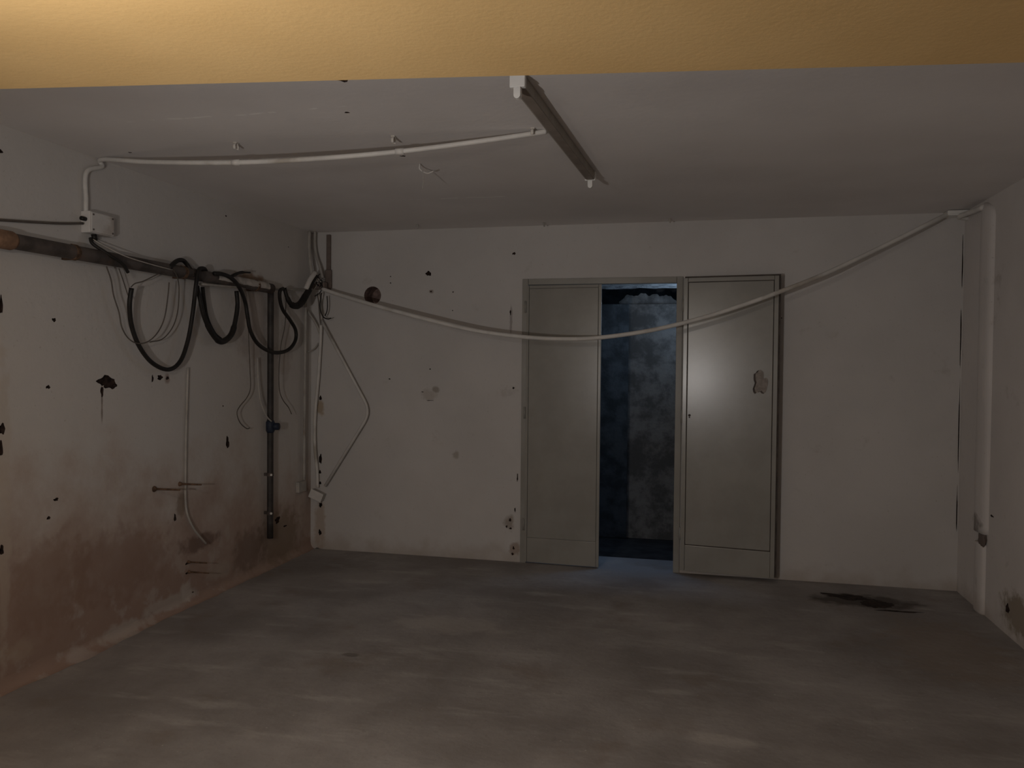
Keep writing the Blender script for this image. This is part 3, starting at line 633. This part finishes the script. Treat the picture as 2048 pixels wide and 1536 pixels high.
# ------------------------------------------------------------------ thin wires
W = [
    ("hanging_wire", [(-2.983,3.552,1.992), (-2.983,3.585,1.926), (-2.983,3.603,1.849), (-2.983,3.643,1.761), (-2.983,3.665,1.683), (-2.983,3.719,1.624), (-2.983,3.797,1.602), (-2.983,3.879,1.619), (-2.983,3.955,1.672), (-2.983,4.012,1.757), (-2.983,4.043,1.888), (-2.983,4.052,1.961)], 0.0036, 'wire', 'thin grey wire looping from the iron pipe behind the widest cable loop'),
    ("hanging_wire", [(-3.013,3.680,1.997), (-3.023,3.723,1.941), (-3.023,3.761,1.864), (-3.023,3.785,1.839)], 0.003, 'wire', 'thin grey wire stub hanging left of the widest cable loop'),
    ("hanging_wire", [(-2.963,3.710,1.901), (-2.963,3.741,1.923), (-2.963,3.800,1.940), (-2.963,3.862,1.966), (-2.963,3.937,1.999)], 0.0032, 'wire', 'thin grey wire tying the left cable loop end to the iron pipe'),
    ("hanging_wire", [(-3.003,3.913,1.614), (-3.003,4.021,1.635), (-3.003,4.110,1.705), (-3.003,4.156,1.795), (-3.003,4.170,1.900), (-2.993,4.152,1.971), (-2.968,4.094,2.014), (-2.963,4.042,2.037), (-2.963,3.968,2.034)], 0.0034, 'wire', 'thin grey wire rising through the widest cable loop to the pipe'),
    ("hanging_wire", [(-3.003,4.914,1.795), (-3.003,4.927,1.625), (-3.013,4.956,1.454), (-3.013,4.963,1.333), (-3.013,4.919,1.266), (-3.013,4.834,1.211), (-3.013,4.798,1.166), (-3.013,4.834,1.100), (-3.013,4.914,1.054), (-3.013,4.951,1.054)], 0.0036, 'wire', 'thin wire with a curled end left of the standpipe'),
    ("hanging_wire", [(-3.003,5.428,1.973), (-3.003,5.414,1.787), (-3.003,5.357,1.637), (-3.003,5.329,1.453), (-3.003,5.337,1.306), (-3.003,5.388,1.230), (-3.003,5.470,1.171), (-3.003,5.516,1.119)], 0.0036, 'wire', 'thin wire hanging right of the standpipe'),
    ("hanging_wire", [(-2.953,5.825,2.060), (-2.940,5.825,1.985), (-2.931,5.825,1.886), (-2.922,5.825,1.807)], 0.0034, 'wire', 'short straight dark wire hanging from the corner bundle'),
    ("hanging_wire", [(-2.914,5.825,2.060), (-2.927,5.825,1.985), (-2.922,5.825,1.918), (-2.897,5.825,1.870), (-2.858,5.825,1.855), (-2.832,5.825,1.862)], 0.0045, 'black', 'short dark wire hooked to the right under the corner bundle'),
    ("hanging_wire", [(-2.877,5.845,2.037), (-2.873,5.845,1.974), (-2.877,5.845,1.919), (-2.894,5.845,1.880)], 0.0045, 'black', 'short dark wire hanging rightmost under the corner bundle'),
]
for nm, pts, r, m, lb in W:
    tag(tube(nm, pts, r, M[m], None, 6, 6), lb, 'wire')

# ------------------------------------------------------------------ pale conduits in the corner
tag(tube('corner_conduit', [(-3.013,5.812,2.544), (-3.003,5.785,2.433), (-2.993,5.783,2.316), (-2.963,5.767,2.172), (-2.943,5.754,2.132)], 0.013, M['pvc_dull'], None, 6, 10), 'pale conduit dropping from the ceiling into the corner bundle', 'conduit')
tag(tube('corner_conduit', [(-3.003,5.885,2.556), (-3.003,5.885,2.448), (-2.980,5.875,2.347), (-2.943,5.855,2.265), (-2.911,5.835,2.179)], 0.011, M['pvc_dull'], None, 6, 10), 'pale bent conduit dropping from the ceiling right of the corner', 'conduit')
st = thing('wall_strip', 'narrow brown strip down the back wall beside the corner', 'channel', [(-2.913,5.945,2.075)][0])  # brown strip with a wider plate, standing proud of the wall
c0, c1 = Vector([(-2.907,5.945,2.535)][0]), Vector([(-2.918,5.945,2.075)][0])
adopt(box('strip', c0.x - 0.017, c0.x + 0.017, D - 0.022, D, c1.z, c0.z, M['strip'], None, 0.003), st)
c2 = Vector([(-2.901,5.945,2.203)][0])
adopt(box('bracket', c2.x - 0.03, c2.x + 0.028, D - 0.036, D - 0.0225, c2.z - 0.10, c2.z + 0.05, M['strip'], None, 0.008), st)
# torn connector block where the corner conduits meet
kb = thing('connector_block', 'torn dark connector block with bare strands in the corner', 'connector', [(-2.938,5.845,2.105)][0])
kc = Vector([(-2.933,5.835,2.116)][0])
bm = bmesh.new(); bx(bm, kc.x - 0.055, kc.x + 0.05, kc.y - 0.03, kc.y + 0.03, kc.z - 0.025, kc.z + 0.028, 0.006); adopt(from_bm('block', bm, M['strip'], None), kb)
rnd = random.Random(2)
for i in range(9):
    a_ = kc + Vector((rnd.uniform(-0.05, 0.04), -0.03, rnd.uniform(-0.02, 0.02)))
    b_ = a_ + Vector((rnd.uniform(-0.04, 0.04), rnd.uniform(-0.03, -0.01), rnd.uniform(-0.06, 0.06))); c_ = b_ + Vector((rnd.uniform(-0.05, 0.03), rnd.uniform(-0.01, 0.01), rnd.uniform(-0.06, 0.03)))
    adopt(tube('strand', [a_, b_, c_], 0.004, M['black' if i % 3 else 'wirew'], None, 4, 6), kb)
tag(tube('corner_conduit', [(-3.033,5.796,2.051), (-3.033,5.789,1.806), (-3.033,5.783,1.451), (-3.033,5.778,1.056), (-3.033,5.773,0.581)], 0.011, M['pvc_dull'], None, 5, 10), 'straight pale conduit down the left wall side of the corner', 'conduit')
tag(tube('corner_conduit', [(-2.964,5.855,2.067), (-2.947,5.865,1.929), (-2.948,5.885,1.811), (-2.961,5.895,1.611), (-2.977,5.895,1.371), (-2.998,5.895,1.150), (-3.006,5.895,0.969), (-3.001,5.895,0.808), (-2.988,5.905,0.646), (-2.983,5.905,0.505)], 0.0125, M['pvc'], None, 6, 10), 'bowed pale conduit down the back wall side of the corner', 'conduit')
tag(tube('corner_conduit', [(-3.076,5.845,1.960), (-3.020,5.855,1.881), (-2.977,5.875,1.802), (-2.961,5.895,1.739)], 0.009, M['pvc_dull'], None, 5, 8), 'short pale conduit slanting into the corner conduits', 'conduit')
tag(tube('bent_conduit', [(-2.943,5.875,1.850), (-2.521,5.885,1.125), (-2.913,5.895,0.521)], 0.0115, M['pvc'], None, 1, 10, rnd=0.10), 'pale conduit bent outward like an arrowhead on the back wall', 'conduit')
tag(tube('slack_wire', [(-3.099,5.825,1.585), (-3.044,5.845,1.594), (-3.003,5.875,1.619), (-2.976,5.900,1.667)], 0.005, M['pvc_dull'], None, 5, 8), 'short slack wire curving into the corner conduits', 'wire')
# fallen box at the foot of the corner conduits
fb = thing('junction_box', 'small tilted junction box low in the corner', 'junction box', [(-2.999,5.945,0.437)][0])
fc = Vector([(-2.983,5.905,0.444)][0]); mtf = Matrix.Translation(fc) @ Matrix.Rotation(R(22), 4, 'Y')
adopt(box('box', -0.055, 0.055, -0.025, 0.035, -0.032, 0.032, M['pvc_dull'], None, 0.006, mtf), fb)
adopt(box('lid', -0.058, 0.058, -0.0335, -0.0255, -0.036, 0.036, M['boxp'], None, 0.004, mtf), fb)
# little pale block on the left wall beside it
tag(box('cable_clamp', XL, XL + 0.03, Vector([(-3.063,5.765,0.534)][0]).y - 0.07, Vector([(-3.063,5.765,0.534)][0]).y + 0.05, Vector([(-3.063,5.765,0.490)][0]).z, Vector([(-3.063,5.764,0.573)][0]).z, M['pvc_dull'], None, 0.004), 'small pale clamp at the foot of the straight corner conduit', 'clamp')

# ------------------------------------------------------------------ white pipe down the left wall, iron spikes
tag(tube('water_hose', [(-3.051,4.324,1.471), (-3.051,4.314,1.272), (-3.051,4.304,1.027), (-3.051,4.299,0.783), (-3.049,4.297,0.661), (-3.043,4.308,0.567), (-3.033,4.358,0.471), (-3.023,4.420,0.400), (-3.023,4.467,0.358)], 0.0068, M['pvc_dull'], None, 6, 10), 'thin white hose down the left wall curling outward at its end', 'hose')
def spike(p, ln_, r, label, head=0.0):
    p = Vector(p); root = thing('iron_spike', label, 'spike', p, 'iron spikes in the left wall')
    bm = bmesh.new(); sweep(bm, [p + Vector((-0.02, 0, 0)), p + Vector((ln_ * 0.5, 0, 0.001)), p + Vector((ln_, 0, 0.002))], [r * 1.2, r, r * 0.8], 8); adopt(from_bm('shaft', bm, M['rust'], None, True), root)
    bm = bmesh.new(); sweep(bm, [p + Vector((-0.004, 0, 0)), p + Vector((0.006, 0, 0)), p + Vector((0.018, 0, 0))], [head or r * 2, (head or r * 2) * 0.8, r * 1.1], 10); adopt(from_bm('collar', bm, M['rust'], None, True), root)
spike([(-3.063,4.025,0.768)][0], 0.17, 0.006, 'rusty spike with a flared collar left of the white hose', 0.020)
spike([(-3.063,4.258,0.764)][0], 0.15, 0.006, 'rusty spike crossing just behind the bend of the white hose', 0.016)
spike([(-3.063,4.341,0.268)][0], 0.13, 0.005, 'upper of two rusty spikes low on the left wall', 0.012)
spike([(-3.063,4.346,0.205)][0], 0.14, 0.005, 'lower of two rusty spikes low on the left wall', 0.012)

# ------------------------------------------------------------------ long conduit sagging across the back wall
lc = thing('sagging_conduit', 'long pale conduit sagging across the back wall in front of both doors', 'conduit', [(-0.700,5.745,1.708)][0])
adopt(tube('tube', [(-2.876,5.765,2.085), (-2.709,5.725,2.033), (-2.373,5.615,1.941), (-1.957,5.555,1.835), (-1.569,5.525,1.749), (-1.198,5.505,1.702), (-0.914,5.505,1.689), (-0.670,5.505,1.699), (-0.333,5.525,1.748), (-0.003,5.545,1.829), (0.256,5.555,1.912), (0.479,5.575,1.994), (0.763,5.615,2.110), (1.019,5.685,2.235), (1.272,5.735,2.364), (1.461,5.775,2.464), (1.604,5.865,2.541)], 0.0145, M['pvc'], None, 8, 12), lc)

# ------------------------------------------------------------------ box and boxed-in pipe in the right corner
rb = thing('junction_box', 'small white junction box under the ceiling in the right corner', 'junction box', [(1.672,5.895,2.564)][0])
rc = Vector([(1.664,5.875,2.561)][0])
adopt(box('box', rc.x - 0.082, rc.x + 0.076, rc.y - 0.045, D, rc.z - 0.042, min(rc.z + 0.040, H - 0.002), M['lampwhite'], None, 0.010), rb)
adopt(box('lid', rc.x - 0.068, rc.x + 0.064, rc.y - 0.053, rc.y - 0.0455, rc.z - 0.031, min(rc.z + 0.031, H - 0.006), M['lampwhite'], None, 0.004), rb)
dp = thing('downpipe', 'wide whitewashed pipe down the right wall beside the corner', 'pipe', (XR - 0.03, 5.60, 0))
def hump(yc, hw, pr, z0, z1, round_top, seed):
    """plastered-in pipe: a shallow half-oval standing proud of the wall"""
    bm = bmesh.new(); rows = []; nz = 40
    for i in range(nz + 1):
        z_ = z0 + (z1 - z0) * i / nz
        k_ = 1.0
        if round_top and z_ > z1 - hw: k_ = math.sqrt(max(0.0, 1 - ((z_ - (z1 - hw)) / hw) ** 2)) * 0.85 + 0.15
        row = []
        for j in range(15):
            t = math.pi * j / 14
            w_ = 0.003 * noise.noise((z_ * 4, j * 0.3, seed))
            row.append(bm.verts.new((XR - 0.0004 - (pr + w_) * math.sin(t) ** 0.75 * (0.4 + 0.6 * k_), yc + (hw * math.cos(t) + w_) * k_ + hw * (1 - k_) * 0.6, z_)))
        rows.append(row)
    for i in range(nz):
        for j in range(14): bm.faces.new((rows[i][j], rows[i][j + 1], rows[i + 1][j + 1], rows[i + 1][j]))
    bm.faces.new(rows[0]); bm.faces.new(rows[-1])
    return bm
adopt(from_bm('pipe', hump(5.465, 0.105, 0.036, 0.50, 2.535, True, 1), M['wall_right'], None, True), dp)
adopt(from_bm('lower_sleeve', hump(5.475, 0.080, 0.030, 0.001, 0.43, False, 4), M['wall_right'], None, True), dp)
bm = bmesh.new(); bm2 = None
sweep(bm, smooth_path([Vector((rc.x + 0.06, D - 0.055, 2.508)), Vector((XR - 0.06, D - 0.09, 2.512)), Vector((XR - 0.035, 5.70, 2.514)), Vector((XR - 0.025, 5.50, 2.505))], 6), 0.017, 10)
adopt(from_bm('elbow', bm, M['pvc'], None, True), dp)
# broken knuckle between the two lengths
bm = bmesh.new(); bmesh.ops.create_icosphere(bm, subdivisions=3, radius=1.0)
for v in bm.verts:
    q = 1 + 0.3 * noise.noise(v.co * 2)
    v.co = Vector((XR - 0.012 + v.co.x * 0.018 * q, 5.43 + v.co.y * 0.05 * q, 0.465 + v.co.z * 0.05 * q))
adopt(from_bm('broken_joint', bm, M['strip'], None, True), dp)

# ------------------------------------------------------------------ damp dirt on the floor by the back wall
def dirt(cx, cy, pu, pv, hgt, seed, rot):
    bm = bmesh.new(); rnd = random.Random(seed); n1, n2 = 8, 40; rings = []
    for i in range(n1 + 1):
        r_ = i / n1; row = []
        for k_ in range(n2):
            t = 2 * math.pi * k_ / n2
            q = 1 + 0.55 * noise.noise((math.cos(t) * 1.6 + seed, math.sin(t) * 1.6, 0)) + 0.30 * noise.noise((math.cos(t) * 5 + seed, math.sin(t) * 5, 2))
            x_, y_ = math.cos(t) * pu * r_ * q, math.sin(t) * pv * r_ * q
            X_, Y_ = cx + x_ * math.cos(rot) - y_ * math.sin(rot), cy + x_ * math.sin(rot) + y_ * math.cos(rot)
            row.append(bm.verts.new((X_, Y_, 0.0008 + hgt * (1 - r_) ** 0.7 * max(0.15, 0.6 + 0.8 * noise.noise((X_ * 16, Y_ * 16, seed))))))
        rings.append(row)
    for i in range(n1):
        for k_ in range(n2): bm.faces.new((rings[i][k_], rings[i][(k_ + 1) % n2], rings[i + 1][(k_ + 1) % n2], rings[i + 1][k_]))
    bmesh.ops.remove_doubles(bm, verts=bm.verts, dist=1e-5)
    return from_bm('dirt_heap', bm, M['dirt'], None, True)
s0 = Vector([(1.118,5.482,0.000)][0]); tag(dirt(s0.x, s0.y, 0.11, 0.10, 0.014, 3, R(-50)), 'dark damp dirt in the middle of the floor stain by the back wall', 'dirt')
s1 = Vector([(0.968,5.602,0.000)][0]); tag(dirt(s1.x, s1.y, 0.15, 0.06, 0.010, 8, R(-10)), 'dark damp dirt at the left end of the floor stain', 'dirt')
s2 = Vector([(1.230,5.350,0.000)][0]); tag(dirt(s2.x, s2.y, 0.11, 0.018, 0.006, 5, R(2)), 'thin dark streak of dirt at the right end of the floor stain', 'dirt')
